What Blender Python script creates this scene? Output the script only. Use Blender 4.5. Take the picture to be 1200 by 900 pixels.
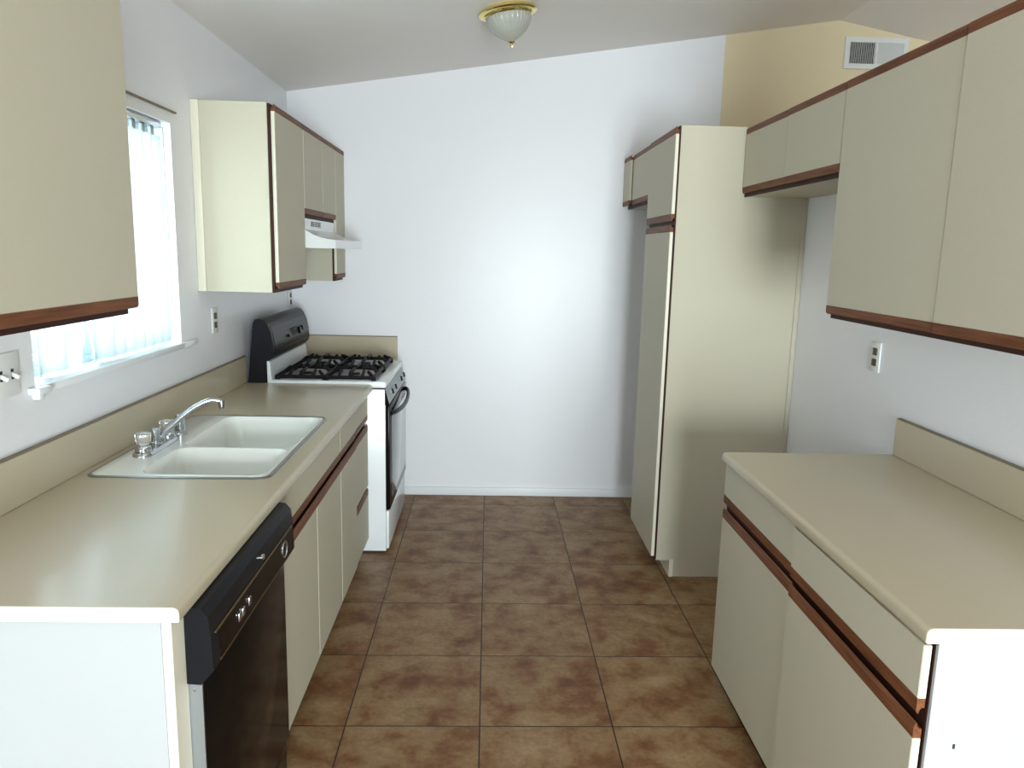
import bpy, bmesh, math, random
from mathutils import Matrix, Vector
random.seed(7)
for o in list(bpy.data.objects):
    bpy.data.objects.remove(o)
scene = bpy.context.scene
COL = scene.collection
T = 0.4572            # one floor tile in metres; all plan measures below are in tiles

# ------------------------------------------------------------------ camera
cam_d = bpy.data.cameras.new('camera')
cam_d.sensor_width = 36.0
cam_d.lens = 36.0 * 884.73 / 1200.0
cam_d.clip_start = 0.05
cam = bpy.data.objects.new('camera', cam_d)
COL.objects.link(cam)
cr = Vector((0.99927585, -0.02994991, 0.02346856))
cu = Vector((-0.01790415, 0.17412521, 0.98456074))
cf = Vector((0.03357398, 0.98426796, -0.17346289))
m = Matrix((cr, cu, -cf)).transposed().to_4x4()
m.translation = Vector((0.00624544, -10.1218488, 3.50851909)) * T
cam.matrix_world = m
scene.camera = cam

# ------------------------------------------------------------------ light
scene.view_settings.view_transform = 'Standard'
scene.view_settings.look = 'None'
scene.view_settings.gamma = 1.0
scene.view_settings.use_curve_mapping = False
scene.view_settings.exposure = 0.0
world = bpy.data.worlds.new('sky')
scene.world = world
world.use_nodes = True
bg = world.node_tree.nodes['Background']
bg.inputs[0].default_value = (0.80, 0.92, 1.0, 1)
bg.inputs[1].default_value = 2.5


def area_light(name, loc, rot, sx, sy, power, color):
    d = bpy.data.lights.new(name, 'AREA')
    d.shape = 'RECTANGLE'
    d.size = sx * T
    d.size_y = sy * T
    d.energy = power
    d.color = color
    o = bpy.data.objects.new(name, d)
    COL.objects.link(o)
    o.location = Vector(loc) * T
    o.rotation_euler = rot
    return o


# daylight falling in through the glass patio door behind the viewer and the kitchen window; the side-room lamp is an added warm fill
area_light('patio_daylight', (1.9, -16.5, 2.1), (math.radians(90), 0, 0), 3.2, 4.1, 400, (0.95, 0.965, 1.0))
area_light('window_daylight', (-3.5, -4.5, 3.7), (0, math.radians(-90), 0), 2.4, 2.6, 44, (0.86, 0.94, 1.0))
area_light('side_room_fill', (8.9, -6.0, 3.0), (0, math.radians(90), 0), 3.0, 5.0, 62, (1.0, 0.92, 0.78))


# ------------------------------------------------------------------ materials
def mat(name, color, rough=0.5, metal=0.0, noise=None, bump=None, spec=None, coat=0.0, trans=0.0, ior=1.45):
    """noise = (scale, amount) colour mottling; bump = (scale, strength)"""
    mt = bpy.data.materials.new(name)
    mt.use_nodes = True
    nt = mt.node_tree
    b = nt.nodes['Principled BSDF']
    b.inputs['Base Color'].default_value = (*color, 1)
    b.inputs['Roughness'].default_value = rough
    b.inputs['Metallic'].default_value = metal
    b.inputs['IOR'].default_value = ior
    if spec is not None:
        b.inputs['Specular IOR Level'].default_value = spec
    if coat:
        b.inputs['Coat Weight'].default_value = coat
        b.inputs['Coat Roughness'].default_value = 0.08
    if trans:
        b.inputs['Transmission Weight'].default_value = trans
    tc = nt.nodes.new('ShaderNodeTexCoord')
    if noise:
        n = nt.nodes.new('ShaderNodeTexNoise')
        n.inputs['Scale'].default_value = noise[0]
        n.inputs['Detail'].default_value = 4
        nt.links.new(tc.outputs['Object'], n.inputs['Vector'])
        mx = nt.nodes.new('ShaderNodeMix')
        mx.data_type = 'RGBA'
        k = noise[1]
        mx.inputs[6].default_value = (*[c * (1 - k) for c in color], 1)
        mx.inputs[7].default_value = (*[min(1, c * (1 + k)) for c in color], 1)
        nt.links.new(n.outputs['Fac'], mx.inputs[0])
        nt.links.new(mx.outputs[2], b.inputs['Base Color'])
    if bump:
        n2 = nt.nodes.new('ShaderNodeTexNoise')
        n2.inputs['Scale'].default_value = bump[0]
        n2.inputs['Detail'].default_value = 3
        nt.links.new(tc.outputs['Object'], n2.inputs['Vector'])
        bp = nt.nodes.new('ShaderNodeBump')
        bp.inputs['Strength'].default_value = bump[1]
        bp.inputs['Distance'].default_value = 0.002
        nt.links.new(n2.outputs['Fac'], bp.inputs['Height'])
        nt.links.new(bp.outputs['Normal'], b.inputs['Normal'])
    return mt


def oak_material():
    mt = mat('oak', (0.19, 0.065, 0.025), 0.5, spec=0.25)
    nt = mt.node_tree
    b = nt.nodes['Principled BSDF']
    tc = nt.nodes['Texture Coordinate']
    mp = nt.nodes.new('ShaderNodeMapping')
    mp.inputs['Scale'].default_value = (60, 3, 60)
    nt.links.new(tc.outputs['Object'], mp.inputs['Vector'])
    n = nt.nodes.new('ShaderNodeTexNoise')
    n.inputs['Scale'].default_value = 2.0
    n.inputs['Detail'].default_value = 6
    nt.links.new(mp.outputs['Vector'], n.inputs['Vector'])
    cr_ = nt.nodes.new('ShaderNodeValToRGB')
    cr_.color_ramp.elements[0].position = 0.3
    cr_.color_ramp.elements[0].color = (0.11, 0.036, 0.014, 1)
    cr_.color_ramp.elements[1].position = 0.7
    cr_.color_ramp.elements[1].color = (0.22, 0.082, 0.034, 1)
    nt.links.new(n.outputs['Fac'], cr_.inputs['Fac'])
    nt.links.new(cr_.outputs['Color'], b.inputs['Base Color'])
    return mt


def floor_material():
    mt = mat('floor_tile', (0.16, 0.10, 0.06), 0.45, spec=0.35)
    nt = mt.node_tree
    b = nt.nodes['Principled BSDF']
    tc = nt.nodes['Texture Coordinate']
    mp = nt.nodes.new('ShaderNodeMapping')
    mp.inputs['Scale'].default_value = (1 / T, 1 / T, 1 / T)
    nt.links.new(tc.outputs['Object'], mp.inputs['Vector'])
    br = nt.nodes.new('ShaderNodeTexBrick')
    br.offset = 0.0
    br.squash = 1.0
    br.inputs['Scale'].default_value = 1.0
    br.inputs['Mortar Size'].default_value = 0.0052
    br.inputs['Mortar Smooth'].default_value = 0.15
    br.inputs['Bias'].default_value = 0.0
    br.inputs['Brick Width'].default_value = 1.0
    br.inputs['Row Height'].default_value = 1.0
    br.inputs['Color1'].default_value = (0.0, 0.0, 0.0, 1)
    br.inputs['Color2'].default_value = (1.0, 1.0, 1.0, 1)
    br.inputs['Mortar'].default_value = (0.5, 0.5, 0.5, 1)
    nt.links.new(mp.outputs['Vector'], br.inputs['Vector'])
    # per tile shift of the mottling
    add = nt.nodes.new('ShaderNodeVectorMath')
    add.operation = 'MULTIPLY_ADD'
    nt.links.new(br.outputs['Color'], add.inputs[0])
    add.inputs[1].default_value = (7.3, 3.1, 5.7)
    nt.links.new(mp.outputs['Vector'], add.inputs[2])
    n1 = nt.nodes.new('ShaderNodeTexNoise')
    n1.inputs['Scale'].default_value = 3.2
    n1.inputs['Detail'].default_value = 8
    n1.inputs['Roughness'].default_value = 0.62
    n1.inputs['Distortion'].default_value = 0.2
    nt.links.new(add.outputs[0], n1.inputs['Vector'])
    r1 = nt.nodes.new('ShaderNodeValToRGB')
    e = r1.color_ramp.elements
    e[0].position = 0.30
    e[0].color = (0.125, 0.045, 0.016, 1)
    e[1].position = 0.68
    e[1].color = (0.345, 0.225, 0.12, 1)
    x = e.new(0.42); x.color = (0.20, 0.088, 0.034, 1)
    x = e.new(0.52); x.color = (0.26, 0.155, 0.070, 1)
    nt.links.new(n1.outputs['Fac'], r1.inputs['Fac'])
    n2 = nt.nodes.new('ShaderNodeTexNoise')
    n2.inputs['Scale'].default_value = 28
    n2.inputs['Detail'].default_value = 4
    nt.links.new(mp.outputs['Vector'], n2.inputs['Vector'])
    mul = nt.nodes.new('ShaderNodeMix')
    mul.data_type = 'RGBA'
    mul.blend_type = 'OVERLAY'
    mul.inputs[0].default_value = 0.35
    nt.links.new(r1.outputs['Color'], mul.inputs[6])
    nt.links.new(n2.outputs['Fac'], mul.inputs[7])
    mx = nt.nodes.new('ShaderNodeMix')
    mx.data_type = 'RGBA'
    nt.links.new(br.outputs['Fac'], mx.inputs[0])
    nt.links.new(mul.outputs[2], mx.inputs[6])
    mx.inputs[7].default_value = (0.016, 0.009, 0.006, 1)
    nt.links.new(mx.outputs[2], b.inputs['Base Color'])
    bp = nt.nodes.new('ShaderNodeBump')
    bp.invert = True
    bp.inputs['Strength'].default_value = 0.6
    bp.inputs['Distance'].default_value = 0.002
    nt.links.new(br.outputs['Fac'], bp.inputs['Height'])
    nt.links.new(bp.outputs['Normal'], b.inputs['Normal'])
    return mt


def pane_material():
    mt = bpy.data.materials.new('window_glass')
    mt.use_nodes = True
    nt = mt.node_tree
    nt.nodes.clear()
    out = nt.nodes.new('ShaderNodeOutputMaterial')
    tr = nt.nodes.new('ShaderNodeBsdfTransparent')
    tr.inputs[0].default_value = (0.93, 0.98, 0.98, 1)
    gl = nt.nodes.new('ShaderNodeBsdfGlossy')
    gl.inputs['Roughness'].default_value = 0.02
    mx = nt.nodes.new('ShaderNodeMixShader')
    mx.inputs[0].default_value = 0.06
    nt.links.new(tr.outputs[0], mx.inputs[1])
    nt.links.new(gl.outputs[0], mx.inputs[2])
    nt.links.new(mx.outputs[0], out.inputs[0])
    return mt


def vane_material():
    mt = bpy.data.materials.new('blind_vane')
    mt.use_nodes = True
    nt = mt.node_tree
    nt.nodes.clear()
    out = nt.nodes.new('ShaderNodeOutputMaterial')
    d = nt.nodes.new('ShaderNodeBsdfDiffuse')
    d.inputs[0].default_value = (0.86, 0.88, 0.88, 1)
    t = nt.nodes.new('ShaderNodeBsdfTranslucent')
    t.inputs[0].default_value = (0.80, 0.86, 0.88, 1)
    mx = nt.nodes.new('ShaderNodeMixShader')
    mx.inputs[0].default_value = 0.5
    nt.links.new(d.outputs[0], mx.inputs[1])
    nt.links.new(t.outputs[0], mx.inputs[2])
    nt.links.new(mx.outputs[0], out.inputs[0])
    return mt


def bowl_glass_material():
    mt = mat('ribbed_glass', (0.66, 0.67, 0.60), 0.2, trans=0.5, ior=1.45)
    return mt


M = {}
M['wall'] = mat('wall_paint', (0.85, 0.85, 0.88), 0.32, bump=(90, 0.25))
M['taupe'] = mat('bounce_cut_paint', (0.30, 0.27, 0.23), 0.6)  # unseen walls of the room, darkened to cut their bounce light
M['yellow'] = mat('yellow_paint', (0.80, 0.68, 0.46), 0.6, bump=(90, 0.25))
M['ceiling'] = mat('ceiling_paint', (0.86, 0.82, 0.79), 0.7, bump=(60, 0.3))
M['trimw'] = mat('white_trim', (0.82, 0.84, 0.86), 0.4)
M['floor'] = floor_material()
M['cream'] = mat('cream_laminate', (0.55, 0.51, 0.395), 0.55, spec=0.3, noise=(240, 0.05))
M['edge'] = mat('cream_edge', (0.78, 0.74, 0.60), 0.4)
M['counter'] = mat('counter_laminate', (0.52, 0.45, 0.325), 0.24, ior=1.6, noise=(420, 0.10))
M['counteredge'] = mat('counter_edge', (0.80, 0.78, 0.68), 0.35)
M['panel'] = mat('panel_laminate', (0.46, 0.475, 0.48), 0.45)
M['brownline'] = mat('splash_cap', (0.20, 0.16, 0.10), 0.5)
M['oak'] = oak_material()
M['darkoak'] = mat('dark_oak', (0.055, 0.020, 0.012), 0.5)
M['white'] = mat('white_enamel', (0.80, 0.83, 0.84), 0.22, coat=0.3)
M['sink'] = mat('sink_enamel', (0.80, 0.81, 0.76), 0.18, coat=0.4)
M['frame'] = mat('gap_shaded_oak', (0.045, 0.015, 0.009), 0.55, spec=0.2)  # oak face frames, with the gap shade between fronts put into the colour
M['steel'] = mat('steel', (0.30, 0.30, 0.29), 0.32, metal=1.0)
M['galv'] = mat('galvanised_metal', (0.38, 0.41, 0.43), 0.45, metal=0.8)
M['chrome'] = mat('chrome', (0.56, 0.58, 0.61), 0.12, metal=1.0)
M['black'] = mat('black_enamel', (0.008, 0.006, 0.005), 0.14, spec=0.10)
M['blackplastic'] = mat('black_plastic', (0.012, 0.012, 0.015), 0.32, spec=0.12)
M['castiron'] = mat('cast_iron', (0.008, 0.006, 0.007), 0.5, spec=0.2, bump=(300, 0.3))
M['charcoal'] = mat('charcoal_panel', (0.035, 0.033, 0.036), 0.4, spec=0.3)
M['greyplastic'] = mat('grey_plastic', (0.42, 0.46, 0.48), 0.4)
M['ovenglass'] = mat('oven_glass', (0.17, 0.21, 0.21), 0.08, coat=0.5)
M['brass'] = mat('brass', (0.80, 0.66, 0.26), 0.14, metal=1.0)
M['bowl'] = bowl_glass_material()
M['acrylic'] = mat('clear_acrylic', (0.92, 0.92, 0.90), 0.06, trans=0.85, ior=1.49)
M['plate'] = mat('switch_plate', (0.78, 0.79, 0.77), 0.35)
M['darkslot'] = mat('dark_slot', (0.02, 0.02, 0.02), 0.6)
M['brown'] = mat('brown_receptacle', (0.10, 0.075, 0.05), 0.5)
M['alum'] = mat('aluminium_frame', (0.55, 0.68, 0.74), 0.4, metal=0.3)
M['pane'] = pane_material()
M['vane'] = vane_material()
M['gold'] = mat('gold_trim', (0.45, 0.34, 0.16), 0.3, metal=0.9)
M['grass'] = mat('ground', (0.45, 0.45, 0.42), 0.9, noise=(3, 0.2))


# ------------------------------------------------------------------ helpers
def BM():
    return bmesh.new()


def box(bm, x0, x1, y0, y1, z0, z1, bev=0.0, seg=2):
    r = bmesh.ops.create_cube(bm, size=1.0)
    vs = r['verts']
    for v in vs:
        v.co = Vector(((x0 + x1) / 2 + v.co.x * (x1 - x0), (y0 + y1) / 2 + v.co.y * (y1 - y0), (z0 + z1) / 2 + v.co.z * (z1 - z0)))
    if bev:
        es = {e for v in vs for e in v.link_edges}
        bmesh.ops.bevel(bm, geom=list(es), offset=bev, segments=seg, affect='EDGES', profile=0.5)
    return bm


def prism(bm, pts, a0, a1, axis='Y'):
    """extrude a closed outline; axis Y: pts are (x,z); axis X: pts are (y,z); axis Z: pts are (x,y)"""
    def P(p, a):
        return {'Y': (p[0], a, p[1]), 'X': (a, p[0], p[1]), 'Z': (p[0], p[1], a)}[axis]
    A = [bm.verts.new(P(p, a0)) for p in pts]
    B = [bm.verts.new(P(p, a1)) for p in pts]
    n = len(pts)
    fs = [bm.faces.new(A), bm.faces.new(B[::-1])]
    for i in range(n):
        j = (i + 1) % n
        fs.append(bm.faces.new((A[i], B[i], B[j], A[j])))
    bmesh.ops.recalc_face_normals(bm, faces=fs)
    return bm


def lathe(bm, prof, c=(0, 0, 0), mtx=None, n=32):
    """prof = list of (r, h) about local Z"""
    rings = []
    for r, h in prof:
        if r < 1e-6:
            rings.append([bm.verts.new((0, 0, h))])
        else:
            rings.append([bm.verts.new((r * math.cos(2 * math.pi * k / n), r * math.sin(2 * math.pi * k / n), h)) for k in range(n)])
    fs = []
    for a, b in zip(rings[:-1], rings[1:]):
        for k in range(n):
            j = (k + 1) % n
            q = []
            if len(a) == 1 and len(b) == 1:
                continue
            if len(a) == 1:
                q = [a[0], b[k], b[j]]
            elif len(b) == 1:
                q = [a[k], a[j], b[0]]
            else:
                q = [a[k], a[j], b[j], b[k]]
            fs.append(bm.faces.new(q))
    if len(rings[0]) > 1:
        fs.append(bm.faces.new(rings[0]))
    if len(rings[-1]) > 1:
        fs.append(bm.faces.new(rings[-1]))
    bmesh.ops.recalc_face_normals(bm, faces=fs)
    mm = Matrix.Translation(Vector(c)) @ (mtx if mtx else Matrix.Identity(4))
    vs = [v for rg in rings for v in rg]
    bmesh.ops.transform(bm, matrix=mm, verts=vs)
    return bm


def tube(bm, pts, r, n=12, flat=1.0):
    """round bar along points; r a number or a list"""
    pts = [Vector(p) for p in pts]
    rs = r if isinstance(r, (list, tuple)) else [r] * len(pts)
    rings = []
    up = Vector((0, 0, 1))
    for i, p in enumerate(pts):
        d = (pts[min(i + 1, len(pts) - 1)] - pts[max(i - 1, 0)]).normalized()
        a = d.cross(up)
        if a.length < 1e-3:
            a = d.cross(Vector((1, 0, 0)))
        a.normalize()
        b = d.cross(a).normalized()
        rings.append([bm.verts.new(p + a * rs[i] * math.cos(2 * math.pi * k / n) + b * rs[i] * flat * math.sin(2 * math.pi * k / n)) for k in range(n)])
    fs = []
    for A, B in zip(rings[:-1], rings[1:]):
        for k in range(n):
            j = (k + 1) % n
            fs.append(bm.faces.new((A[k], A[j], B[j], B[k])))
    fs.append(bm.faces.new(rings[0]))
    fs.append(bm.faces.new(rings[-1]))
    bmesh.ops.recalc_face_normals(bm, faces=fs)
    return bm


ROOT = {}


def obj(name, bm, m, parent=None, origin=None, angle=35):
    """link a bmesh (in tiles, world placed) as one mesh object; origin = base point of a top-level mesh"""
    if parent is not None:
        org = ROOT[parent.name]
    else:
        if origin is None:
            xs = [v.co.x for v in bm.verts]; ys = [v.co.y for v in bm.verts]; zs = [v.co.z for v in bm.verts]
            origin = ((min(xs) + max(xs)) / 2, (min(ys) + max(ys)) / 2, min(zs))
        org = Vector(origin)
    for v in bm.verts:
        v.co = (v.co - org) * T
    me = bpy.data.meshes.new(name)
    bm.to_mesh(me)
    bm.free()
    me.materials.append(m)
    me.shade_smooth()
    me.set_sharp_from_angle(angle=math.radians(angle))
    o = bpy.data.objects.new(name, me)
    COL.objects.link(o)
    ROOT[o.name] = org
    if parent is not None:
        o.parent = parent
    else:
        o.location = org * T
    return o


def thing(name, loc, label, cat, group=None):
    o = bpy.data.objects.new(name, None)
    COL.objects.link(o)
    o.empty_display_size = 0.05
    o.location = Vector(loc) * T
    ROOT[o.name] = Vector(loc)
    o['label'] = label
    o['category'] = cat
    if group:
        o['group'] = group
    return o


def tag(o, label, cat, group=None):
    o['label'] = label
    o['category'] = cat
    if group:
        o['group'] = group
    return o


def struct(name, bm, m, origin=(0, 0, 0)):
    o = obj(name, bm, m, None, origin)
    o['kind'] = 'structure'
    return o


# ================================================================== THE SETTING
XL, XR, YB, YF = -2.70, 3.25, 0.435, -16.0     # left wall, partition, back wall, wall behind the viewer
XE = 8.5
RX, RZ = 4.60, 6.62                            # ridge
SL, SR = 0.152, 0.185
WT = 0.30


def ceil_z(x):
    return RZ - SL * (RX - x) if x < RX else RZ - SR * (x - RX)


struct('floor', box(BM(), XL - WT, XE + WT, YF - WT, YB + WT, -0.2, 0.0), M['floor'])

bm = BM()
prism(bm, [(XL - WT, ceil_z(XL - WT)), (RX, RZ), (RX, RZ + 0.3), (XL - WT, ceil_z(XL - WT) + 0.3)], YF - WT, YB + WT)
prism(bm, [(RX, RZ), (XE + WT, ceil_z(XE + WT)), (XE + WT, ceil_z(XE + WT) + 0.3), (RX, RZ + 0.3)], YF - WT, YB + WT)
struct('ceiling', bm, M['ceiling'])

XP = 3.09
struct('wall_back', prism(BM(), [(XL, 0), (XP, 0), (XP, ceil_z(XP)), (XL, ceil_z(XL))], YB, YB + WT), M['wall'])
struct('wall_back_right', prism(BM(), [(XP, 0), (XE, 0), (XE, ceil_z(XE)), (RX, RZ), (XP, ceil_z(XP))], YB, YB + WT), M['yellow'])

# left wall with the window opening
WY0, WY1, WZ0, WZ1 = -5.58, -3.39, 2.64, 4.50
bm = BM()
zt = ceil_z(XL)
box(bm, XL - WT, XL, YF, WY0, 0, zt)
box(bm, XL - WT, XL, WY1, YB + WT, 0, zt)
box(bm, XL - WT, XL, WY0, WY1, 0, WZ0)
box(bm, XL - WT, XL, WY0, WY1, WZ1, zt)
struct('wall_left', bm, M['wall'])

# low partition behind the right-hand cabinets; the ceiling runs on over it
struct('wall_right', box(BM(), XR, XR + 0.26, -7.25, YB, 0, 4.72), M['wall'])
struct('wall_far_right', box(BM(), XE, XE + WT, YF, YB, 0, ceil_z(XE)), M['taupe'])

# wall behind the viewer, with a patio door
PX0, PX1, PZ = 0.3, 3.5, 4.3
bm = BM()
prism(bm, [(XL, 0), (PX0, 0), (PX0, ceil_z(PX0)), (XL, ceil_z(XL))], YF - WT, YF)
prism(bm, [(PX1, 0), (XE, 0), (XE, ceil_z(XE)), (RX, RZ), (PX1, ceil_z(PX1))], YF - WT, YF)
prism(bm, [(PX0, PZ), (PX1, PZ), (PX1, ceil_z(PX1)), (PX0, ceil_z(PX0))], YF - WT, YF)
struct('wall_front', bm, M['taupe'])
d1 = obj('door_1', box(box(box(BM(), PX0, PX0 + 0.1, YF - 0.2, YF - 0.1, 0, PZ), PX1 - 0.1, PX1, YF - 0.2, YF - 0.1, 0, PZ), 1.85, 1.95, YF - 0.2, YF - 0.1, 0.0, PZ), M['alum'], None, (1.9, YF - 0.15, 0))
d1['kind'] = 'structure'
for a, b in ((PX0 + 0.1, 1.85), (1.95, PX1 - 0.1)):
    obj('pane', box(BM(), a, b, YF - 0.16, YF - 0.15, 0.02, PZ - 0.02), M['pane'], d1)

struct('baseboard_back', box(BM(), -1.25, XR, YB - 0.03, YB, 0.0, 0.12, 0.006), M['trimw'])

# kitchen window: sliding aluminium frame in the reveal, sill and lip

bm = BM()
xa, xb = XL - 0.27, XL - 0.19
ft = 0.055
box(bm, xa, xb, WY0, WY1, WZ0, WZ0 + ft)
box(bm, xa, xb, WY0, WY1, WZ1 - ft, WZ1)
box(bm, xa, xb, WY0, WY0 + ft, WZ0 + ft, WZ1 - ft)
box(bm, xa, xb, WY1 - ft, WY1, WZ0 + ft, WZ1 - ft)
win = obj('window_1', bm, M['alum'], None, (XL - 0.23, (WY0 + WY1) / 2, WZ0))
win['kind'] = 'structure'
ym = (WY0 + WY1) / 2 - 0.12
for (a, b, xo) in ((WY0 + ft, ym + 0.05, 0.02), (ym - 0.01, WY1 - ft, 0.05)):
    bm = BM()
    x0, x1 = xa + xo, xa + xo + 0.025
    z0, z1 = WZ0 + ft, WZ1 - ft
    s = 0.06
    box(bm, x0, x1, a, b, z0, z0 + s + 0.02)
    box(bm, x0, x1, a, b, z1 - s, z1)
    box(bm, x0, x1, a, a + s, z0 + s + 0.02, z1 - s)
    box(bm, x0, x1, b - s, b, z0 + s + 0.02, z1 - s)
    sash = obj('sash', bm, M['alum'], win)
    obj('pane', box(BM(), x0 + 0.008, x0 + 0.014, a + s, b - s, z0 + s + 0.02, z1 - s), M['pane'], sash)
sill = box(BM(), XL - 0.2, XL + 0.035, WY0 - 0.0, WY1 + 0.0, WZ0 - 0.045, WZ0 + 0.004, 0.006)
box(sill, XL, XL + 0.035, WY1 - 0.02, -3.10, WZ0 - 0.045, WZ0 + 0.004, 0.008)
box(sill, XL, XL + 0.075, WY0 - 0.085, WY0 + 0.05, WZ0 - 0.040, WZ0 + 0.004, 0.010)
box(sill, XL, XL + 0.05, WY0 - 0.045, WY0 + 0.01, WZ0 - 0.075, WZ0 - 0.038, 0.008)
so = obj('window_sill', sill, M['trimw'], win)
lip = box(BM(), XL, XL + 0.02, -5.70, -3.29, 4.592, 4.606)
struct('trim_1', lip, M['brownline'])

# ground outside (seen only through the window)
g = struct('ground', box(BM(), -30, XL - WT - 0.02, -30, 20, -0.5, -0.3), M['grass'])

# ---- vertical blinds
bl = thing('vertical_blind', (XL - 0.09, (WY0 + WY1) / 2, WZ1), 'white vertical blind hanging in the kitchen window, its slats nearly closed', 'blind')
obj('headrail', box(BM(), XL - 0.14, XL - 0.04, WY0 + 0.03, WY1 - 0.08, WZ1 - 0.055, WZ1 - 0.004, 0.006), M['chrome'], bl)
pitch = 0.165
y = WY1 - 0.17
k = 0
while y > WY0 + 0.08:
    open_ = k in (7, 8, 11)
    ang = math.radians(31 if open_ else 22)        # slat direction measured from the wall line
    dx, dy = math.sin(ang), math.cos(ang)
    if open_:
        dx = -dx
    w2 = 0.097
    bm = BM()
    cx = XL - 0.09
    segs = 6
    zt_, zb_ = WZ1 - 0.12, WZ0 + 0.03
    row_t, row_b = [], []
    th = 0.0025
    outl = []
    for s in range(segs + 1):
        t = -1 + 2 * s / segs
        bow = 0.012 * (1 - t * t)
        outl.append((cx + dx * w2 * t + dy * bow, y + dy * w2 * t - dx * bow))
    back = [(p[0] + dy * th, p[1] - dx * th) for p in outl][::-1]
    prism(bm, outl + back, zb_, zt_, 'Z')
    v = obj('slat', bm, M['vane'], bl)
    c = box(BM(), cx - 0.012, cx + 0.012, y - 0.03, y + 0.03, WZ1 - 0.125, WZ1 - 0.055, 0.003)
    obj('slat_clip', c, M['greyplastic'], v)
    y -= pitch
    k += 1
obj('pull_cord', tube(BM(), [(XL - 0.04, WY1 - 0.06, WZ1 - 0.04), (XL - 0.04, WY1 - 0.06, WZ0 + 0.25)], 0.006, 8), M['greyplastic'], bl)


# ================================================================== CABINETS
def slab(parent, sg, xf, y0, y1, z0, z1, name='door', pull=None, top_rail=False, edge=True, ph_=0.072):
    """laminate front; sg=+1 faces +X (left run), -1 faces -X (right run). pull: 'top'/'bottom'/'both' oak strips"""
    g = 0.0075
    th = 0.036
    xa, xb = (xf - th, xf) if sg > 0 else (xf, xf + th)
    zz0, zz1 = z0, z1
    ph = ph_
    strips = []
    if pull in ('bottom', 'both'):
        strips.append(('b', z0, z0 + ph)); zz0 = z0 + ph
    if pull in ('top', 'both') or top_rail:
        strips.append(('t', z1 - ph, z1)); zz1 = z1 - ph
    d = obj(name, box(BM(), xa, xb, y0 + g, y1 - g, zz0, zz1, 0.003, 1), M['cream'], parent)
    # paler edge band, as the sawn laminate edge shows
    if sg > 0:
        e = box(BM(), xa + 0.002, xb - 0.003, y0 + g - 0.0025, y0 + g + 0.002, zz0 + 0.003, zz1 - 0.003)
    else:
        e = box(BM(), xa + 0.003, xb - 0.002, y0 + g - 0.0025, y0 + g + 0.002, zz0 + 0.003, zz1 - 0.003)
    if edge:
        obj('edge_band', e, M['edge'], d)
    else:
        e.free()
    for kind, a, b in strips:
        # finger pull: a strip with its free edge rebated behind the face
        f, k = xf, -sg
        if kind == 'b':
            pts = [(f, b), (f, a + 0.016), (f + k * 0.006, a + 0.004), (f + k * 0.012, a), (f + k * 0.016, a + 0.018), (f + k * 0.024, a + 0.028), (f + k * th, a + 0.028), (f + k * th, b)]
        else:
            pts = [(f, a), (f, b - 0.016), (f + k * 0.006, b - 0.004), (f + k * 0.012, b), (f + k * 0.016, b - 0.018), (f + k * 0.024, b - 0.028), (f + k * th, b - 0.028), (f + k * th, a)]
        obj('finger_pull', prism(BM(), pts, y0 + g, y1 - g), M['oak'], d, angle=30)
    return d


def upper(name, sg, xw, xf, y0, y1, zb, doors, label, group=None, zt=4.77, show_edge=True):
    """wall cabinet: xw wall plane, xf door front plane, doors = [(y0,y1,offset)]"""
    t = thing(name, (xw, (y0 + y1) / 2, zb), label, 'cabinet', group)
    fr = xf - sg * 0.036            # back of door
    ff = fr - sg * 0.024            # face frame back
    lo, hi = sorted((xw + sg * 0.002, ff))
    obj('body', box(BM(), lo, hi, y0, y1, zb, zt + 0.008, 0.002, 1), M['cream'], t)
    lo, hi = sorted((ff, fr + sg * (-0.002)))
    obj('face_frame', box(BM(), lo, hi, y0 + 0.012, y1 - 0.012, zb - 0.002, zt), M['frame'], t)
    for (a, b, off) in doors:
        slab(t, sg, xf + off, a, b, zb + 0.030, zt, 'door', 'bottom', True, show_edge and a < y0 + 0.05, 0.062)
    return t


XUF_L, XUF_R = -1.96, 2.55
c = upper('wall_cabinet', 1, XL, XUF_L, -7.20, -5.83, 3.115, [(-7.20, -5.785, 0)],
          'cream wall cabinet at the upper left, nearest, overlapping the window', zt=4.83)
c = upper('wall_cabinet', 1, XL, XUF_L, -2.93, -1.83, 3.07, [(-2.90, -1.83, 0)],
          'tall cream wall cabinet right of the window, its pale side panel facing the viewer')
lo = box(BM(), XL + 0.002, XL + 0.075, -2.945, -2.929, 3.07, 4.78, 0.003)
obj('wall_scribe', lo, M['edge'], c)
upper('wall_cabinet', 1, XL, XUF_L, -1.826, -0.155, 3.815, [(-1.826, -0.93, 0), (-0.93, -0.155, 0.0)],
      'short two-door cream wall cabinet directly above the range hood')
upper('wall_cabinet', 1, XL, XUF_L, -0.151, 0.43, 3.07, [(-0.151, 0.43, 0)],
      'narrow cream wall cabinet in the far left corner beyond the hood')
# right run
upper('wall_cabinet', -1, XR, XUF_R, -7.22, -4.49, 3.07, [(-7.22, -5.885, -0.006), (-5.885, -4.49, 0)],
      'large two-door cream wall cabinet above the right-hand counter')
upper('wall_cabinet', -1, XR, XUF_R, -4.485, -2.300, 4.105, [(-4.485, -3.41, 0.004), (-3.41, -2.32, 0.010)],
      'short two-door cream wall cabinet between the pantry and the large right-hand cabinet', show_edge=False)
upper('wall_cabinet', -1, XR, 1.860, -1.085, 0.43, 4.105, [(-1.08, -0.03, 0), (-0.03, 0.43, -0.04)],
      'small high cream cabinet between the pantry and the back wall', show_edge=False)

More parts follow.
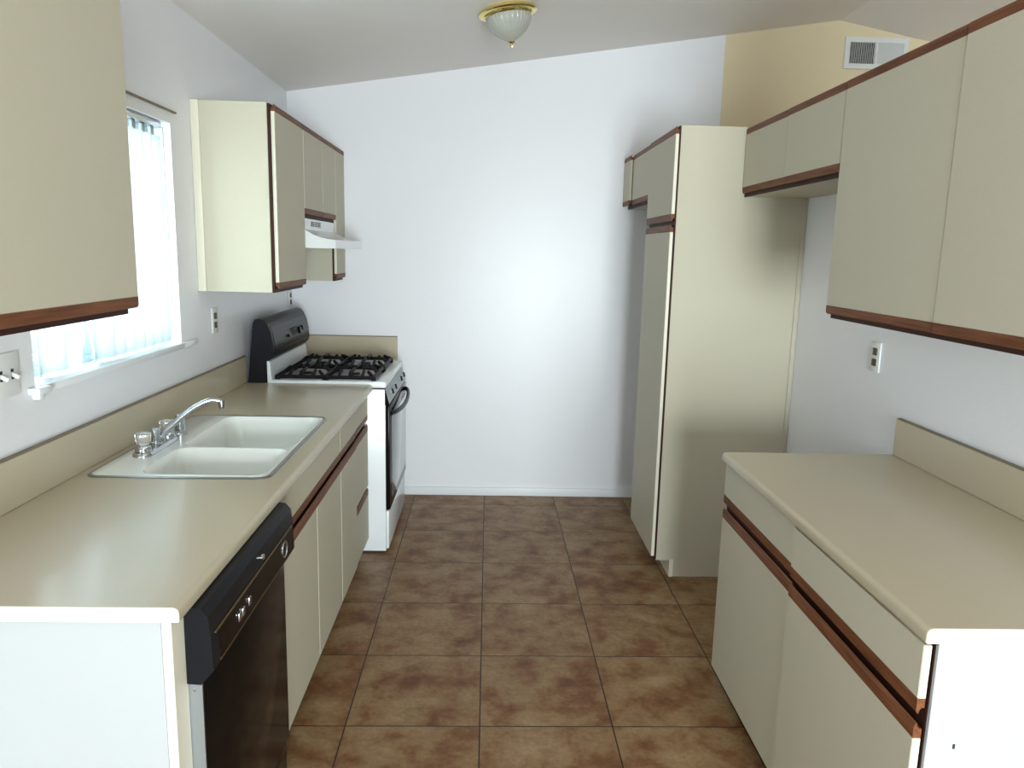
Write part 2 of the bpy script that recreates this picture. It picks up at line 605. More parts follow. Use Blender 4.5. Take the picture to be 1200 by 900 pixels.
# pantry
p = thing('pantry_cabinet', (2.57, -1.7, 0), 'floor-to-head-height cream pantry cabinet with a wide side panel beside the bare back wall', 'cabinet')
bm = prism(BM(), [(1.906, 0.189), (2.07, 0.189), (2.07, 0.0), (3.245, 0.0), (3.245, 4.785), (1.906, 4.785)], -2.31, -2.28)
obj('side_panel', bm, M['cream'], p)
bm = prism(BM(), [(1.92, 0.20), (2.10, 0.20), (2.10, 0.0), (3.245, 0.0), (3.245, 4.78), (1.92, 4.78)], -2.28, -1.09)
obj('body', bm, M['cream'], p)
obj('kick_board', box(BM(), 2.055, 2.098, -2.318, -1.09, 0.0, 0.198), M['edge'], p)
obj('face_frame', box(BM(), 1.8895, 1.905, -2.313, -1.09, 0.2, 4.778), M['frame'], p)  # near-black strip, painted as the shaded gap between door and side panel
obj('wall_scribe', box(BM(), 3.20, 3.248, -2.325, -2.311, 0.0, 4.10, 0.003), M['cream'], p)
slab(p, -1, 1.852, -2.315, -1.085, 3.845, 4.775, 'door', 'bottom', True)
slab(p, -1, 1.848, -2.315, -1.085, 0.235, 3.81, 'door', 'top')


def base(name, sg, xw, xf, y0, y1, fronts, label, hollow=False, side=None, top=1.93):
    t = thing(name, ((xw + xf) / 2, (y0 + y1) / 2, 0), label, 'cabinet')
    fr = xf - sg * 0.036
    ff = fr - sg * 0.026
    kick = ff - sg * 0.17
    if hollow:
        bm = BM()
        lo, hi = sorted((xw + sg * 0.004, ff))
        box(bm, lo, hi, y0, y0 + 0.04, 0.2, top)
        box(bm, lo, hi, y1 - 0.04, y1, 0.2, top)
        box(bm, lo, hi, y0 + 0.04, y1 - 0.04, 0.2, 0.24)
        lo2, hi2 = sorted((xw + sg * 0.004, xw + sg * 0.03))
        box(bm, lo2, hi2, y0 + 0.04, y1 - 0.04, 0.24, top)
        obj('body', bm, M['cream'], t)
    else:
        pts = [(xw + sg * 0.004, 0.0), (kick, 0.0), (kick, 0.2), (ff, 0.2), (ff, top), (xw + sg * 0.004, top)]
        obj('body', prism(BM(), pts, y0, y1), M['cream'], t)
    if hollow:
        lo, hi = sorted((kick, kick - sg * 0.03))
        obj('kick_board', box(BM(), lo, hi, y0, y1, 0.0, 0.2), M['darkoak'], t)
    lo, hi = sorted((ff, fr - sg * 0.002))
    zf0, zf1 = 0.205, top
    bm = BM()
    s = 0.05
    box(bm, lo, hi, y0 + 0.003, y0 + s, zf0, zf1)
    box(bm, lo, hi, y1 - s, y1 - 0.003, zf0, zf1)
    box(bm, lo, hi, y0 + s, y1 - s, zf1 - 0.06, zf1)
    box(bm, lo, hi, y0 + s, y1 - s, 1.50, 1.66)
    box(bm, lo, hi, y0 + s, y1 - s, zf0, zf0 + 0.06)
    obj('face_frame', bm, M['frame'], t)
    for (kind, a, b, off, zlo, zhi, pull) in fronts:
        slab(t, sg, xf + off, a, b, zlo, zhi, kind, pull)
    return t


ZD0, ZD1, ZP0, ZP1 = 0.20, 1.548, 1.590, 1.93
XF_L, XF_R = -1.325, 1.885
# left run, from the range towards the viewer
base('base_cabinet', 1, XL, XF_L, -2.568, -1.775,
     [('drawer', -2.568, -1.775, 0.0, ZP0, ZP1, 'bottom'), ('drawer', -2.568, -1.775, 0.0, 0.835, ZD1, 'top'), ('drawer', -2.568, -1.775, 0.0, ZD0, 0.80, 'top')],
     'cream base cabinet with a stack of drawers beside the range')
base('base_cabinet', 1, XL, XF_L, -3.395, -2.572,
     [('drawer', -3.395, -2.572, 0.008, ZP0, ZP1, 'bottom'), ('door', -3.395, -2.572, 0.008, ZD0, ZD1, 'top')],
     'narrow cream base cabinet between the sink cabinet and the stack of drawers')
base('base_cabinet', 1, XL, XF_L, -5.545, -3.399,
     [('false_front', -5.545, -3.399, 0.008, ZP0, ZP1, 'bottom'), ('door', -4.37, -3.399, 0.008, ZD0, ZD1, 'top'), ('door', -5.545, -4.37, 0.008, ZD0, ZD1, 'top')],
     'wide cream two-door base cabinet under the sink, right beside the dishwasher', hollow=True)
# right run
base('base_cabinet', -1, XR, XF_R, -5.838, -4.46,
     [('drawer', -5.838, -4.46, 0.006, ZP0, ZP1, 'bottom'), ('door', -5.838, -4.46, 0.006, ZD0, ZD1, 'top')],
     'right-hand cream base cabinet farther from the viewer, nearer the pantry')
rb = base('base_cabinet', -1, XR, XF_R, -7.225, -5.842,
          [('drawer', -7.235, -5.842, -0.012, ZP0, ZP1 - 0.02, 'bottom'), ('door', -7.235, -5.842, -0.012, ZD0, ZD1, 'top')],
          'right-hand cream base cabinet nearest the viewer, its end panel brightly lit')
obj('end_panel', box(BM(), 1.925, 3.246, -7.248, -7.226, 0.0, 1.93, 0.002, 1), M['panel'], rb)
bm = BM()
box(bm, 2.040, 2.050, -7.2505, -7.2475, 1.44, 1.462)
obj('screw_hole', bm, M['darkslot'], rb)

# left end panel beside the dishwasher
t = thing('end_panel', (-2.0, -7.1, 0), 'pale laminate end panel closing the left counter run beside the dishwasher, brightly lit', 'panel')
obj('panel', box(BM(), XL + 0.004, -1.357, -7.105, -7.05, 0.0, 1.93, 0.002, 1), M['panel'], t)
obj('stile', box(BM(), -1.354, -1.312, -7.108, -6.965, 0.0, 1.93, 0.002, 1), M['edge'], t)
# filler strip between range and back wall
t = thing('base_cabinet', (-2.0, 0.18, 0), 'narrow filler cabinet in the gap between the range and the back wall', 'cabinet')
obj('body', box(BM(), XL + 0.004, -1.30, -0.07, YB - 0.004, 0.0, 1.93), M['cream'], t)
obj('front_panel', box(BM(), -1.298, -1.27, -0.068, YB - 0.006, 0.2, 1.93), M['cream'], t)


# ---- worktops
def nose_profile(sg, xw, xn, z1=2.0, th=0.068):
    """outline (x,z) of a post-formed top with a rounded front edge"""
    z0 = z1 - th
    r = 0.028
    pts = [(xw, z0), (xw, z1)]
    k = -sg
    for a in range(0, 91, 15):
        an = math.radians(a)
        pts.append((xn + k * r - k * r * math.sin(an) * 1.0, z1 - r + r * math.cos(an)))
    for a in range(0, 91, 30):
        an = math.radians(a)
        pts.append((xn + k * 0.008 - k * 0.008 * math.cos(an), z0 + 0.008 - 0.008 * math.sin(an)))
    return pts


def splash(parent, sg, xw, y0, y1, z1=2.293, th=0.04, ends=True):
    lo, hi = sorted((xw + sg * 0.003, xw + sg * (th + 0.003)))
    s = obj('backsplash', box(BM(), lo, hi, y0, y1, 2.001, z1 - 0.004, 0.003, 1), M['counter'], parent)
    obj('top_edge', box(BM(), lo + 0.004, hi - 0.001, y0 + 0.001, y1 - 0.001, z1 - 0.004, z1 + 0.004, 0.002, 1), M['brownline'], s)
    return s


SX0, SX1, SY0, SY1 = -2.60, -1.405, -5.335, -3.475      # sink outline
XN_L, XN_R = -1.27, 1.86
wt = thing('worktop', (-2.0, -4.4, 1.932), 'long beige laminate worktop with the sink in it along the window wall', 'worktop')
bm = BM()
ya, yb = -7.118, -1.765
hx0, hx1, hy0, hy1 = SX0 + 0.03, SX1 - 0.03, SY0 + 0.03, SY1 - 0.03
prof = nose_profile(1, XL + 0.004, XN_L)
prism(bm, prof, ya, hy0)
prism(bm, prof, hy1, yb)
prism(bm, nose_profile(1, hx1, XN_L), hy0, hy1)
box(bm, XL + 0.004, hx0, hy0, hy1, 1.932, 2.0)
bmesh.ops.remove_doubles(bm, verts=bm.verts[:], dist=1e-5)
obj('top', bm, M['counter'], wt)
obj('end_cap', prism(BM(), nose_profile(1, XL + 0.006, XN_L - 0.001, 1.999, 0.066), ya - 0.006, ya - 0.0005), M['counteredge'], wt)
splash(wt, 1, XL, ya, -1.76)
wr = thing('worktop', (2.5, -5.85, 1.932), 'shorter beige laminate worktop on the right-hand cabinets', 'worktop')
obj('top', prism(BM(), nose_profile(-1, XR - 0.004, XN_R), -7.252, -4.455), M['counter'], wr)
obj('end_cap', prism(BM(), nose_profile(-1, XR - 0.006, XN_R + 0.001, 1.999, 0.066), -7.258, -7.2525), M['counteredge'], wr)
splash(wr, -1, XR, -7.25, -4.46)
wn = thing('worktop', (-2.0, 0.18, 1.932), 'narrow beige laminate worktop strip between the range and the back wall', 'worktop')
obj('top', prism(BM(), nose_profile(1, XL + 0.004, -1.255), -0.07, YB - 0.003), M['counter'], wn)
s = obj('backsplash', box(BM(), XL + 0.01, -1.25, YB - 0.043, YB - 0.003, 2.001, 2.29, 0.003, 1), M['counter'], wn)
obj('top_edge', box(BM(), XL + 0.012, -1.25, YB - 0.042, YB - 0.004, 2.29, 2.298, 0.002, 1), M['brownline'], s)


# ================================================================== SINK
def rrect(cx, cy, hx, hy, r, n=6):
    pts = []
    for (sx, sy, a0) in ((1, 1, 0), (-1, 1, 90), (-1, -1, 180), (1, -1, 270)):
        for k in range(n + 1):
            a = math.radians(a0 + 90 * k / n)
            pts.append((cx + sx * (hx - r) + r * math.cos(a), cy + sy * (hy - r) + r * math.sin(a)))
    return pts


def loft(bm, rings):
    R = [[bm.verts.new(p) for p in rg] for rg in rings]
    fs = [bm.faces.new(R[0]), bm.faces.new(R[-1])]
    for A, B in zip(R[:-1], R[1:]):
        n = len(A)
        for k in range(n):
            j = (k + 1) % n
            fs.append(bm.faces.new((A[k], A[j], B[j], B[k])))
    bmesh.ops.recalc_face_normals(bm, faces=fs)
    return bm


def bool_diff(bm_a, cutters):
    me = bpy.data.meshes.new('tmp_a'); bm_a.to_mesh(me); bm_a.free()
    oa = bpy.data.objects.new('tmp_a', me); COL.objects.link(oa)
    tmp = [oa]
    for cbm in cutters:
        mc = bpy.data.meshes.new('tmp_c'); cbm.to_mesh(mc); cbm.free()
        oc = bpy.data.objects.new('tmp_c', mc); COL.objects.link(oc)
        md = oa.modifiers.new('b', 'BOOLEAN'); md.operation = 'DIFFERENCE'; md.solver = 'EXACT'; md.object = oc
        tmp.append(oc)
    dg = bpy.context.evaluated_depsgraph_get()
    res = bpy.data.meshes.new_from_object(oa.evaluated_get(dg))
    out = bmesh.new(); out.from_mesh(res)
    for o in tmp:
        bpy.data.objects.remove(o)
    bpy.data.meshes.remove(res)
    return out


sk = thing('sink', ((SX0 + SX1) / 2, (SY0 + SY1) / 2, 2.0), 'white double-bowl sink with a metal rim set into the left worktop', 'sink')
scx, scy = (SX0 + SX1) / 2, (SY0 + SY1) / 2
shx, shy = (SX1 - SX0) / 2, (SY1 - SY0) / 2
bm = loft(BM(), [[(x, y, z) for x, y in rrect(scx, scy, shx - i, shy - i, r)] for (i, r, z) in
                 ((0.075, 0.08, 1.57), (0.055, 0.08, 1.995), (0.02, 0.08, 2.0005), (0.022, 0.08, 2.009), (0.03, 0.075, 2.012))])
cuts = []
DIV = -4.59
bx0, bx1 = -2.255, -1.465
for (b0, b1) in ((SY0 + 0.075, DIV - 0.03), (DIV + 0.03, SY1 - 0.075)):
    cx, cy, hx, hy = (bx0 + bx1) / 2, (b0 + b1) / 2, (bx1 - bx0) / 2, (b1 - b0) / 2
    cuts.append(loft(BM(), [[(x, y, z) for x, y in rrect(cx, cy, hx + i, hy + i, r)] for (i, r, z) in
                            ((-0.15, 0.10, 1.605), (-0.085, 0.13, 1.615), (-0.045, 0.14, 1.66), (-0.02, 0.13, 1.80), (-0.006, 0.11, 1.96), (0.006, 0.11, 1.995), (0.018, 0.11, 2.01), (0.03, 0.11, 2.06))]))
bm = bool_diff(bm, cuts)
# faucet deck shallow step
obj('basin', bm, M['sink'], sk, angle=50)
outer = rrect(scx, scy, shx, shy, 0.09)
inner = rrect(scx, scy, shx - 0.024, shy - 0.024, 0.075)
bm = BM()
zs = [(outer, 2.0005), (outer, 2.006), ([(a * 0.5 + c * 0.5, b * 0.5 + d * 0.5) for (a, b), (c, d) in zip(outer, inner)], 2.013), (inner, 2.0095), (inner, 2.0005)]
R = [[bm.verts.new((x, y, z)) for x, y in pts] for pts, z in zs]
for i in range(len(R)):
    A, B = R[i], R[(i + 1) % len(R)]
    for k in range(len(A)):
        j = (k + 1) % len(A)
        bm.faces.new((A[k], A[j], B[j], B[k]))
bmesh.ops.recalc_face_normals(bm, faces=bm.faces[:])
obj('rim', bm, M['steel'], sk)
for cy in ((SY0 + 0.075 + DIV - 0.03) / 2, (DIV + 0.03 + SY1 - 0.075) / 2):
    obj('drain', lathe(BM(), [(0.10, 0.0), (0.10, 0.006), (0.085, 0.010), (0.07, 0.004), (0.0, 0.002)], ((bx0 + bx1) / 2, cy, 1.6035), n=28), M['steel'], sk)

# faucet
FX, FY = -2.43, -4.62
fa = thing('faucet', (FX, FY, 2.0125), 'chrome kitchen faucet with two clear knobs on the sink deck', 'faucet')
bm = loft(BM(), [[(x, y, z) for x, y in rrect(FX, FY, 0.068 - i, 0.285 - i, 0.062 - i)] for (i, z) in ((0.0, 2.0125), (0.002, 2.028), (0.012, 2.040), (0.03, 2.043))])
obj('base_plate', bm, M['chrome'], fa)
for yy in (FY - 0.205, FY + 0.205):
    b_ = obj('valve_base', lathe(BM(), [(0.056, 2.042), (0.056, 2.060), (0.050, 2.074), (0.036, 2.080), (0.030, 2.092)], (FX, yy, 0), n=28), M['chrome'], fa)
    prof = [(0.030, 2.0925), (0.044, 2.100), (0.052, 2.125), (0.056, 2.165), (0.052, 2.174), (0.0, 2.176)]
    bm = lathe(BM(), prof, (0, 0, 0), n=24)
    for v in bm.verts:
        a = math.atan2(v.co.y, v.co.x)
        rr = math.hypot(v.co.x, v.co.y)
        if rr > 0.04:
            f = 1 + 0.045 * math.cos(a * 8)
            v.co.x *= f; v.co.y *= f
        v.co.x += FX; v.co.y += yy
    obj('knob', bm, M['acrylic'], b_)
post = obj('spout_post', lathe(BM(), [(0.044, 2.043), (0.044, 2.058), (0.034, 2.064), (0.034, 2.120), (0.037, 2.124), (0.037, 2.145), (0.026, 2.160), (0.0, 2.166)], (FX, FY, 0), n=28), M['chrome'], fa)
sp = []
for k in range(15):
    u_ = k / 14
    sp.append((FX + 0.02 + u_ * 0.40, FY + 0.03 + u_ * 0.14, 2.085 + 0.27 * math.sin(min(1, u_ * 1.02) * math.pi / 2) ** 1.0 - (0.0 if u_ < 0.85 else (u_ - 0.85) * 0.12)))
obj('spout', tube(BM(), sp, [0.018 + 0.004 * (1 - k / 14) for k in range(15)], 14), M['chrome'], fa)
e = sp[-1]
obj('spout_tip', lathe(BM(), [(0.020, -0.055), (0.022, -0.045), (0.022, 0.0), (0.018, 0.012)], (e[0] + 0.01, e[1] + 0.004, e[2]), n=20), M['steel'], fa)
sy = -4.20
sr = thing('sink_sprayer', (-2.42, sy, 2.0125), 'short chrome hand sprayer standing on the sink deck beyond the faucet', 'sprayer')
obj('escutcheon', lathe(BM(), [(0.052, 2.0125), (0.052, 2.022), (0.042, 2.030)], (-2.42, sy, 0), n=28), M['chrome'], sr)
obj('spray_head', lathe(BM(), [(0.038, 2.031), (0.040, 2.06), (0.036, 2.10), (0.038, 2.15), (0.034, 2.175), (0.0, 2.18)], (-2.42, sy, 0), n=28), M['chrome'], sr)

# ================================================================== DISHWASHER
dw = thing('dishwasher', (-2.0, -6.26, 0), 'black built-in dishwasher under the near end of the left worktop', 'dishwasher')
DY0, DY1 = -6.955, -5.585
obj('tub', box(BM(), -2.55, -1.335, DY0 + 0.03, DY1, 0.06, 1.92), M['galv'], dw)
obj('door', box(BM(), -1.300, -1.250, DY0 + 0.002, DY1, 0.33, 1.56, 0.006), M['black'], dw)
sd = obj('side_flange', box(BM(), -1.333, -1.254, DY0 - 0.004, DY0 + 0.001, 0.12, 1.575), M['galv'], dw)
obj('screw', lathe(BM(), [(0.008, 0), (0.008, 0.003), (0, 0.005)], (-1.29, DY0 - 0.004, 1.52), Matrix.Rotation(math.radians(90), 4, 'X'), 12), M['chrome'], sd)
obj('kick_panel', box(BM(), -1.330, -1.272, DY0 + 0.004, DY1, 0.03, 0.31, 0.006), M['black'], dw)
KY0, KY1 = -6.985, -5.56
prof = [(-1.310, 1.565), (-1.248, 1.560), (-1.190, 1.628), (-1.196, 1.80), (-1.205, 1.885), (-1.235, 1.922), (-1.268, 1.928), (-1.310, 1.925)]
con = obj('control_panel', prism(BM(), prof, KY0, KY1), M['blackplastic'], dw, angle=20)
fp = [(-1.1905, 1.640), (-1.186, 1.645), (-1.190, 1.79), (-1.1965, 1.793)]
face = obj('panel_face', prism(BM(), fp, KY0 + 0.10, KY1 - 0.05), M['black'], con)
obj('trim_line', box(BM(), -1.1925, -1.186, KY0 + 0.04, KY1 - 0.06, 1.792, 1.800), M['gold'], con)
obj('lower_trim_line', box(BM(), -1.1905, -1.1855, KY0 + 0.09, KY1 - 0.03, 1.634, 1.639), M['gold'], con)
# silver ring of the dial, buttons
ry = Matrix.Rotation(math.radians(90), 4, 'Y')
obj('dial', lathe(BM(), [(0.054, 0), (0.053, 0.007), (0.044, 0.008), (0.042, 0.003), (0.0, 0.003)], (-1.189, -5.80, 1.715), ry, 28), M['chrome'], con)
obj('dial_cap', lathe(BM(), [(0.0415, 0.003), (0.034, 0.006), (0.0, 0.0065)], (-1.189, -5.80, 1.715), ry, 24), M['blackplastic'], con)
obj('latch_button', lathe(BM(), [(0.018, 0), (0.018, 0.012), (0.012, 0.018), (0, 0.018)], (-1.200, -6.21, 1.84), ry, 20), M['chrome'], con)
for i, (yy, zz) in enumerate(((-6.655, 1.712), (-6.60, 1.712), (-6.50, 1.72))):
    obj('push_button', box(BM(), -1.189, -1.178, yy, yy + 0.038, zz - 0.022, zz + 0.022, 0.004), M['chrome'], con)

# ================================================================== RANGE
rg = thing('gas_range', (-1.9, -0.92, 0), 'white gas range with a black back panel in the far left corner', 'stove')
GY0, GY1 = -1.752, -0.085
GF = -1.13
obj('body', box(BM(), XL + 0.06, GF, GY0, GY1, 0.03, 1.945, 0.006), M['white'], rg)
obj('plinth', box(BM(), XL + 0.1, GF - 0.03, GY0 + 0.03, GY1 - 0.03, 0.0, 0.03), M['darkslot'], rg)
# cooktop with rounded lip and a slightly sunk middle
bm = box(BM(), -2.44, GF + 0.012, GY0 - 0.006, GY1 + 0.004, 1.957, 2.032, 0.018, 3)
bm2 = box(BM(), -2.36, GF - 0.10, GY0 + 0.07, GY1 - 0.07, 2.012, 2.10, 0.0)
bm = bool_diff(bm, [bm2])
ct = obj('cooktop', bm, M['white'], rg)
obj('side_seam', box(BM(), -2.42, GF + 0.002, GY0 - 0.002, GY1, 1.945, 1.957), M['darkslot'], rg)
# control panel, leaning out towards its foot
cp = obj('control_panel', prism(BM(), [(GF, 1.955), (GF + 0.045, 1.775), (GF - 0.02, 1.775), (GF - 0.02, 1.955)], GY0 + 0.008, GY1 - 0.004), M['greyplastic'], rg)
obj('panel_end', prism(BM(), [(GF + 0.001, 1.945), (GF + 0.048, 1.765), (GF - 0.005, 1.765), (GF - 0.005, 1.945)], GY0 - 0.002, GY0 + 0.007), M['black'], rg)
kn = Matrix.Rotation(math.radians(90 - 14), 4, 'Y')
for yy in (-1.46, -1.16, -0.58, -0.28):
    kb = obj('knob', lathe(BM(), [(0.034, 0), (0.033, 0.008), (0.027, 0.016), (0.024, 0.018), (0, 0.018)], (GF + 0.022, yy, 1.868), kn, 24), M['greyplastic'], rg)
    bm = box(BM(), 0.012, 0.040, -0.006, 0.006, -0.030, 0.030, 0.003)
    bmesh.ops.transform(bm, matrix=Matrix.Translation((GF + 0.022, yy, 1.868)) @ Matrix.Rotation(math.radians(-14), 4, 'Y'), verts=bm.verts[:])
    obj('knob_grip', bm, M['blackplastic'], kb)
dr = obj('oven_door', box(BM(), GF + 0.002, GF + 0.050, GY0 + 0.0, GY1 - 0.004, 0.53, 1.755, 0.008), M['black'], rg)
obj('door_glass', box(BM(), GF + 0.0502, GF + 0.054, GY0 + 0.16, GY1 - 0.05, 0.64, 1.60, 0.003), M['ovenglass'], dr)
hp = []
for k in range(21):
    u_ = k / 20
    yy = GY0 + 0.05 + u_ * (GY1 - GY0 - 0.10)
    hp.append((GF + 0.055 + 0.085 * math.sin(math.pi * u_) ** 0.5, yy, 1.665 - 0.03 * math.sin(math.pi * u_)))
obj('handle', tube(BM(), hp, 0.022, 12, 1.3), M['blackplastic'], dr, angle=60)
bd = obj('storage_drawer', box(BM(), GF + 0.002, GF + 0.034, GY0 + 0.002, GY1 - 0.004, 0.06, 0.515, 0.006), M['white'], rg)
# back guard
prof = [(-2.648, 1.96), (-2.615, 2.30), (-2.575, 2.66), (-2.555, 2.70), (-2.51, 2.712), (-2.455, 2.695), (-2.42, 2.655), (-2.385, 2.57),
        (-2.362, 2.45), (-2.352, 2.33), (-2.368, 2.285), (-2.42, 2.245), (-2.432, 1.96)]
bgd = obj('back_panel', prism(BM(), prof, GY0 - 0.004, GY1 + 0.008), M['blackplastic'], rg, angle=40)
fpn = [(-2.3995, 2.62), (-2.376, 2.545), (-2.355, 2.45), (-2.3465, 2.36), (-2.352, 2.355), (-2.362, 2.45), (-2.383, 2.55), (-2.405, 2.62)]
pf = obj('panel_face', prism(BM(), fpn, GY0 + 0.06, GY1 - 0.04), M['charcoal'], bgd, angle=60)
obj('clock_display', box(BM(), -2.372, -2.352, -0.95, -0.72, 2.44, 2.53, 0.003), M['darkslot'], pf)
kr = Matrix.Rotation(math.radians(80), 4, 'Y')
for yy, zz, r in ((-0.60, 2.47, 0.045), (-0.48, 2.49, 0.03), (-1.15, 2.46, 0.018)):
    obj('panel_knob', lathe(BM(), [(r, 0), (r * 0.9, 0.03), (0, 0.034)], (-2.364, yy, zz), kr, 20), M['black'], pf)
obj('riser', prism(BM(), [(-2.432, 1.99), (-2.385, 1.99), (-2.385, 2.045), (-2.402, 2.235), (-2.420, 2.243), (-2.432, 2.243)], GY0 - 0.007, GY1 + 0.004), M['white'], rg, angle=50)
# burners and grates
for bxc in (-2.08, -1.53):
    for byc in (-1.335, -0.52):
        br_ = obj('burner', lathe(BM(), [(0.13, 2.0125), (0.125, 2.020), (0.06, 2.020), (0.06, 2.04), (0.05, 2.048), (0, 2.05)], (bxc, byc, 0), n=28), M['steel'], rg)
        obj('burner_cap', lathe(BM(), [(0.052, 2.048), (0.055, 2.055), (0.045, 2.062), (0, 2.064)], (bxc, byc, 0), n=24), M['castiron'], br_)
for bxc in (-2.08, -1.53):
    for byc in (-1.335, -0.52):
        bm = BM()
        hx, hy = 0.262, 0.36
        r = 0.022
        z = 2.064
        ring = [(bxc - hx, byc - hy, z), (bxc + hx, byc - hy, z), (bxc + hx, byc + hy, z), (bxc - hx, byc + hy, z)]
        for i in range(4):
            tube(bm, [ring[i], ring[(i + 1) % 4]], r, 8)
        for i, (qx, qy) in enumerate(((-1, -1), (1, -1), (1, 1), (-1, 1))):
            tube(bm, [(bxc + qx * hx, byc + qy * hy, 2.0145), (bxc + qx * hx, byc + qy * hy, z + 0.012)], r * 1.2, 8)
        for (qx, qy) in ((-1, 0), (1, 0), (0, -1), (0, 1)):
            a = Vector((bxc + qx * hx, byc + qy * hy, z))
            b2 = Vector((bxc + qx * hx * 0.80, byc + qy * hy * 0.84, z + 0.050))
            c2 = Vector((bxc + qx * 0.075, byc + qy * 0.075, z + 0.056))
            tube(bm, [a, b2, c2], [r * 1.2, r, r * 0.8], 8)
        for (qx, qy) in ((-1, -1), (1, 1), (1, -1), (-1, 1)):
            a = Vector((bxc + qx * hx, byc + qy * hy, z))
            b2 = Vector((bxc + qx * hx * 0.72, byc + qy * hy * 0.72, z + 0.052))
            tube(bm, [a, b2], [r * 1.1, r * 0.8], 8)
        for q in (-0.5, 0.5):
            tube(bm, [(bxc + q * hx, byc - hy, z), (bxc + q * hx, byc - hy * 0.55, z + 0.05)], r * 0.9, 8)
            tube(bm, [(bxc + q * hx, byc + hy, z), (bxc + q * hx, byc + hy * 0.55, z + 0.05)], r * 0.9, 8)
        obj('burner_grate', bm, M['castiron'], rg)

# ================================================================== RANGE HOOD
hd = thing('range_hood', (-2.2, -0.99, 3.49), 'white range hood under the short wall cabinet above the stove', 'hood')
HY0, HY1 = -1.815, -0.165
sidep = [(XL + 0.004, 3.490), (-1.648, 3.490), (-1.642, 3.497), (-1.642, 3.576), (-1.648, 3.582), (-1.72, 3.588), (-1.80, 3.604), (-1.87, 3.628), (-1.93, 3.660), (-1.985, 3.69), (-1.985, 3.805), (XL + 0.004, 3.805)]
obj('shell', prism(BM(), sidep, HY0 + 0.012, HY1 - 0.012), M['white'], hd, angle=40)
for a, b in ((HY0, HY0 + 0.012), (HY1 - 0.012, HY1)):
    obj('end_panel', prism(BM(), sidep, a, b), M['white'], hd)
vb = obj('vent_grille', box(BM(), -1.9855, -1.980, -1.50, -0.98, 3.722, 3.785), M['plate'], hd)
bm = BM()
for i in range(4):
    for (a, b) in ((-1.49, -1.33), (-1.29, -1.19), (-1.15, -0.99)):
        box(bm, -1.981, -1.977, a, b, 3.728 + i * 0.0145, 3.735 + i * 0.0145)
obj('vent_slots', bm, M['darkslot'], vb)

# ================================================================== CEILING LIGHT
LX, LY = 0.15, -1.85
LZ = ceil_z(LX)
tilt = Matrix.Rotation(-math.atan(SL), 4, 'Y')
lt = thing('ceiling_light', (LX, LY, LZ), 'brass ceiling light with a frosted ribbed glass bowl, hung on the sloped ceiling', 'light')
obj('brass_rim', lathe(BM(), [(0.262, -0.001), (0.272, -0.012), (0.292, -0.020), (0.303, -0.030), (0.303, -0.042), (0.288, -0.054), (0.262, -0.060), (0.254, -0.075), (0.244, -0.082), (0.232, -0.082), (0.20, -0.05)], (LX, LY, LZ), tilt, 48), M['brass'], lt)
bm = lathe(BM(), [(0.228, -0.078), (0.234, -0.092), (0.224, -0.135), (0.200, -0.180), (0.160, -0.228), (0.112, -0.268), (0.065, -0.296), (0.03, -0.316), (0.0, -0.322)], (0, 0, 0), None, 96)
for v in bm.verts:
    rr = math.hypot(v.co.x, v.co.y)
    a = math.atan2(v.co.y, v.co.x)
    f = 1 + 0.018 * math.cos(a * 32) * min(1, rr / 0.1)
    v.co.x *= f; v.co.y *= f
bmesh.ops.transform(bm, matrix=Matrix.Translation((LX, LY, LZ)) @ tilt, verts=bm.verts[:])
obj('glass_bowl', bm, M['bowl'], lt)
obj('finial', lathe(BM(), [(0.034, -0.318), (0.038, -0.326), (0.026, -0.336), (0.014, -0.340), (0.014, -0.352), (0.018, -0.358), (0.016, -0.368), (0.0, -0.374)], (LX, LY, LZ), tilt, 24), M['brass'], lt)

# ================================================================== SMALL WALL THINGS
# air register on the yellow wall
vx0, vx1, vz0, vz1 = 4.69, 5.545, 6.015, 6.415
ar = thing('air_register', ((vx0 + vx1) / 2, YB, vz0), 'white louvred air register high on the yellow wall', 'vent')
bm = BM()
y0, y1 = YB - 0.035, YB - 0.004
fw_ = 0.065
box(bm, vx0, vx1, y0, y1, vz0, vz0 + fw_)
box(bm, vx0, vx1, y0, y1, vz1 - fw_, vz1)
box(bm, vx0, vx0 + fw_, y0, y1, vz0 + fw_, vz1 - fw_)
box(bm, vx1 - fw_, vx1, y0, y1, vz0 + fw_, vz1 - fw_)
xm = (vx0 + vx1) / 2
box(bm, xm - 0.014, xm + 0.014, y0, y1, vz0 + fw_, vz1 - fw_)
obj('frame', bm, M['plate'], ar)
obj('duct_opening', box(BM(), vx0 + fw_, vx1 - fw_, YB - 0.006, YB - 0.002, vz0 + fw_, vz1 - fw_), M['darkslot'], ar)
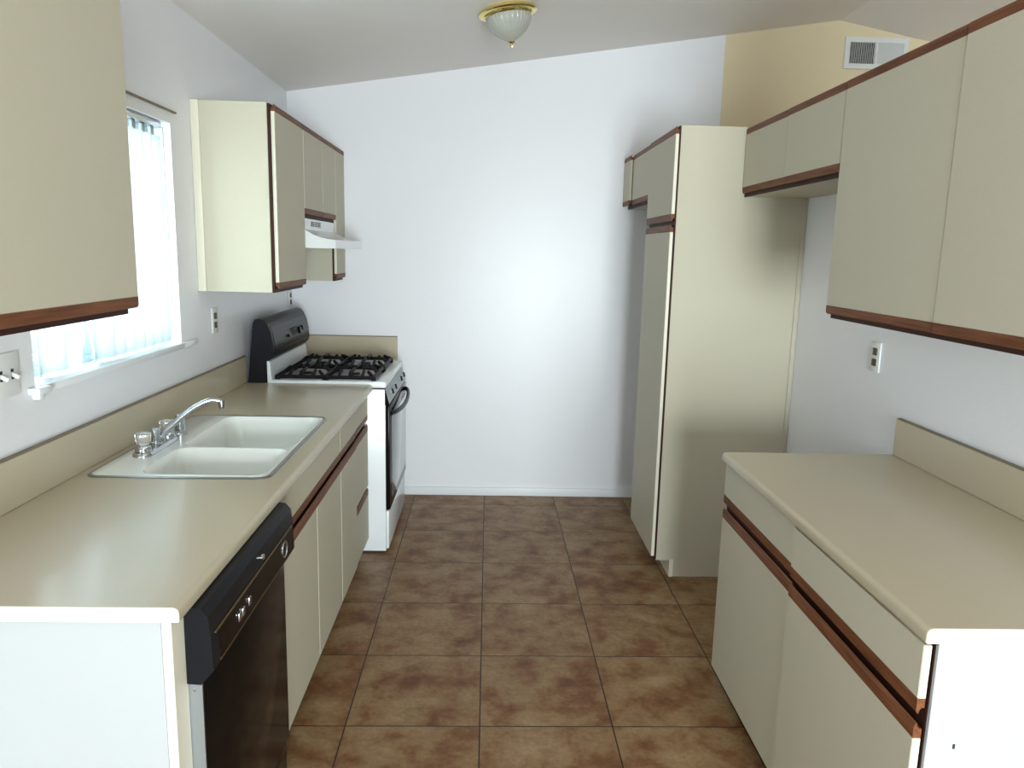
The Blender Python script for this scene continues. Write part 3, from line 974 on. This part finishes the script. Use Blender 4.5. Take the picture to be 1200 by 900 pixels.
for (a, b, ang) in ((vx0 + fw_, xm - 0.014, -38), (xm + 0.014, vx1 - fw_, 38)):
    n = 16
    for i in range(n):
        xc = a + (i + 0.5) * (b - a) / n
        bm = box(BM(), -0.0015, 0.0015, -0.013, 0.013, vz0 + fw_, vz1 - fw_)
        bmesh.ops.transform(bm, matrix=Matrix.Translation((xc, YB - 0.02, 0)) @ Matrix.Rotation(math.radians(ang), 4, 'Z'), verts=bm.verts[:])
        obj('louvre', bm, M['plate'], ar)


def wall_plate(name, sg, xw, yc, zc, kind, label, cat, w=0.155, h=0.25):
    t = thing(name, (xw, yc, zc), label, cat)
    lo, hi = sorted((xw + sg * 0.002, xw + sg * 0.016))
    pl = obj('plate', box(BM(), lo, hi, yc - w / 2, yc + w / 2, zc - h / 2, zc + h / 2, 0.005), M['plate'], t)
    face = xw + sg * 0.016
    if kind == 'outlet':
        for dz in (-0.045, 0.045):
            lo, hi = sorted((face - sg * 0.002, face + sg * 0.004))
            s = obj('socket', box(BM(), lo, hi, yc - 0.034, yc + 0.034, zc + dz - 0.030, zc + dz + 0.030, 0.008), M['brown'], pl)
    else:
        for dy in ((-0.05, 0.05) if w > 0.2 else (0,)):
            bm = box(BM(), -0.006, 0.045, -0.010, 0.010, -0.012, 0.012, 0.003)
            bmesh.ops.transform(bm, matrix=Matrix.Translation((face, yc + dy, zc)) @ Matrix.Rotation(math.radians(25), 4, 'Y'), verts=bm.verts[:])
            obj('toggle', bm, M['plate'], pl)
            lo, hi = sorted((face - 0.001, face + sg * 0.001))
            obj('toggle_slot', box(BM(), lo, hi, yc + dy - 0.012, yc + dy + 0.012, zc - 0.030, zc + 0.030), M['darkslot'], pl)
    return t


wall_plate('light_switch', 1, XL, -5.86, 2.755, 'switch', 'double light switch plate left of the kitchen window', 'switch', 0.235, 0.25)
wall_plate('power_outlet', 1, XL, -2.58, 2.765, 'outlet', 'power outlet on the left wall between the window and the range', 'outlet')
wall_plate('power_outlet', 1, XL, 0.30, 2.80, 'outlet', 'power outlet in the far left corner above the range back panel', 'outlet', 0.13, 0.20)
wall_plate('power_outlet', -1, XR, -3.98, 2.71, 'outlet', 'power outlet on the right wall under the large right-hand wall cabinet', 'outlet')
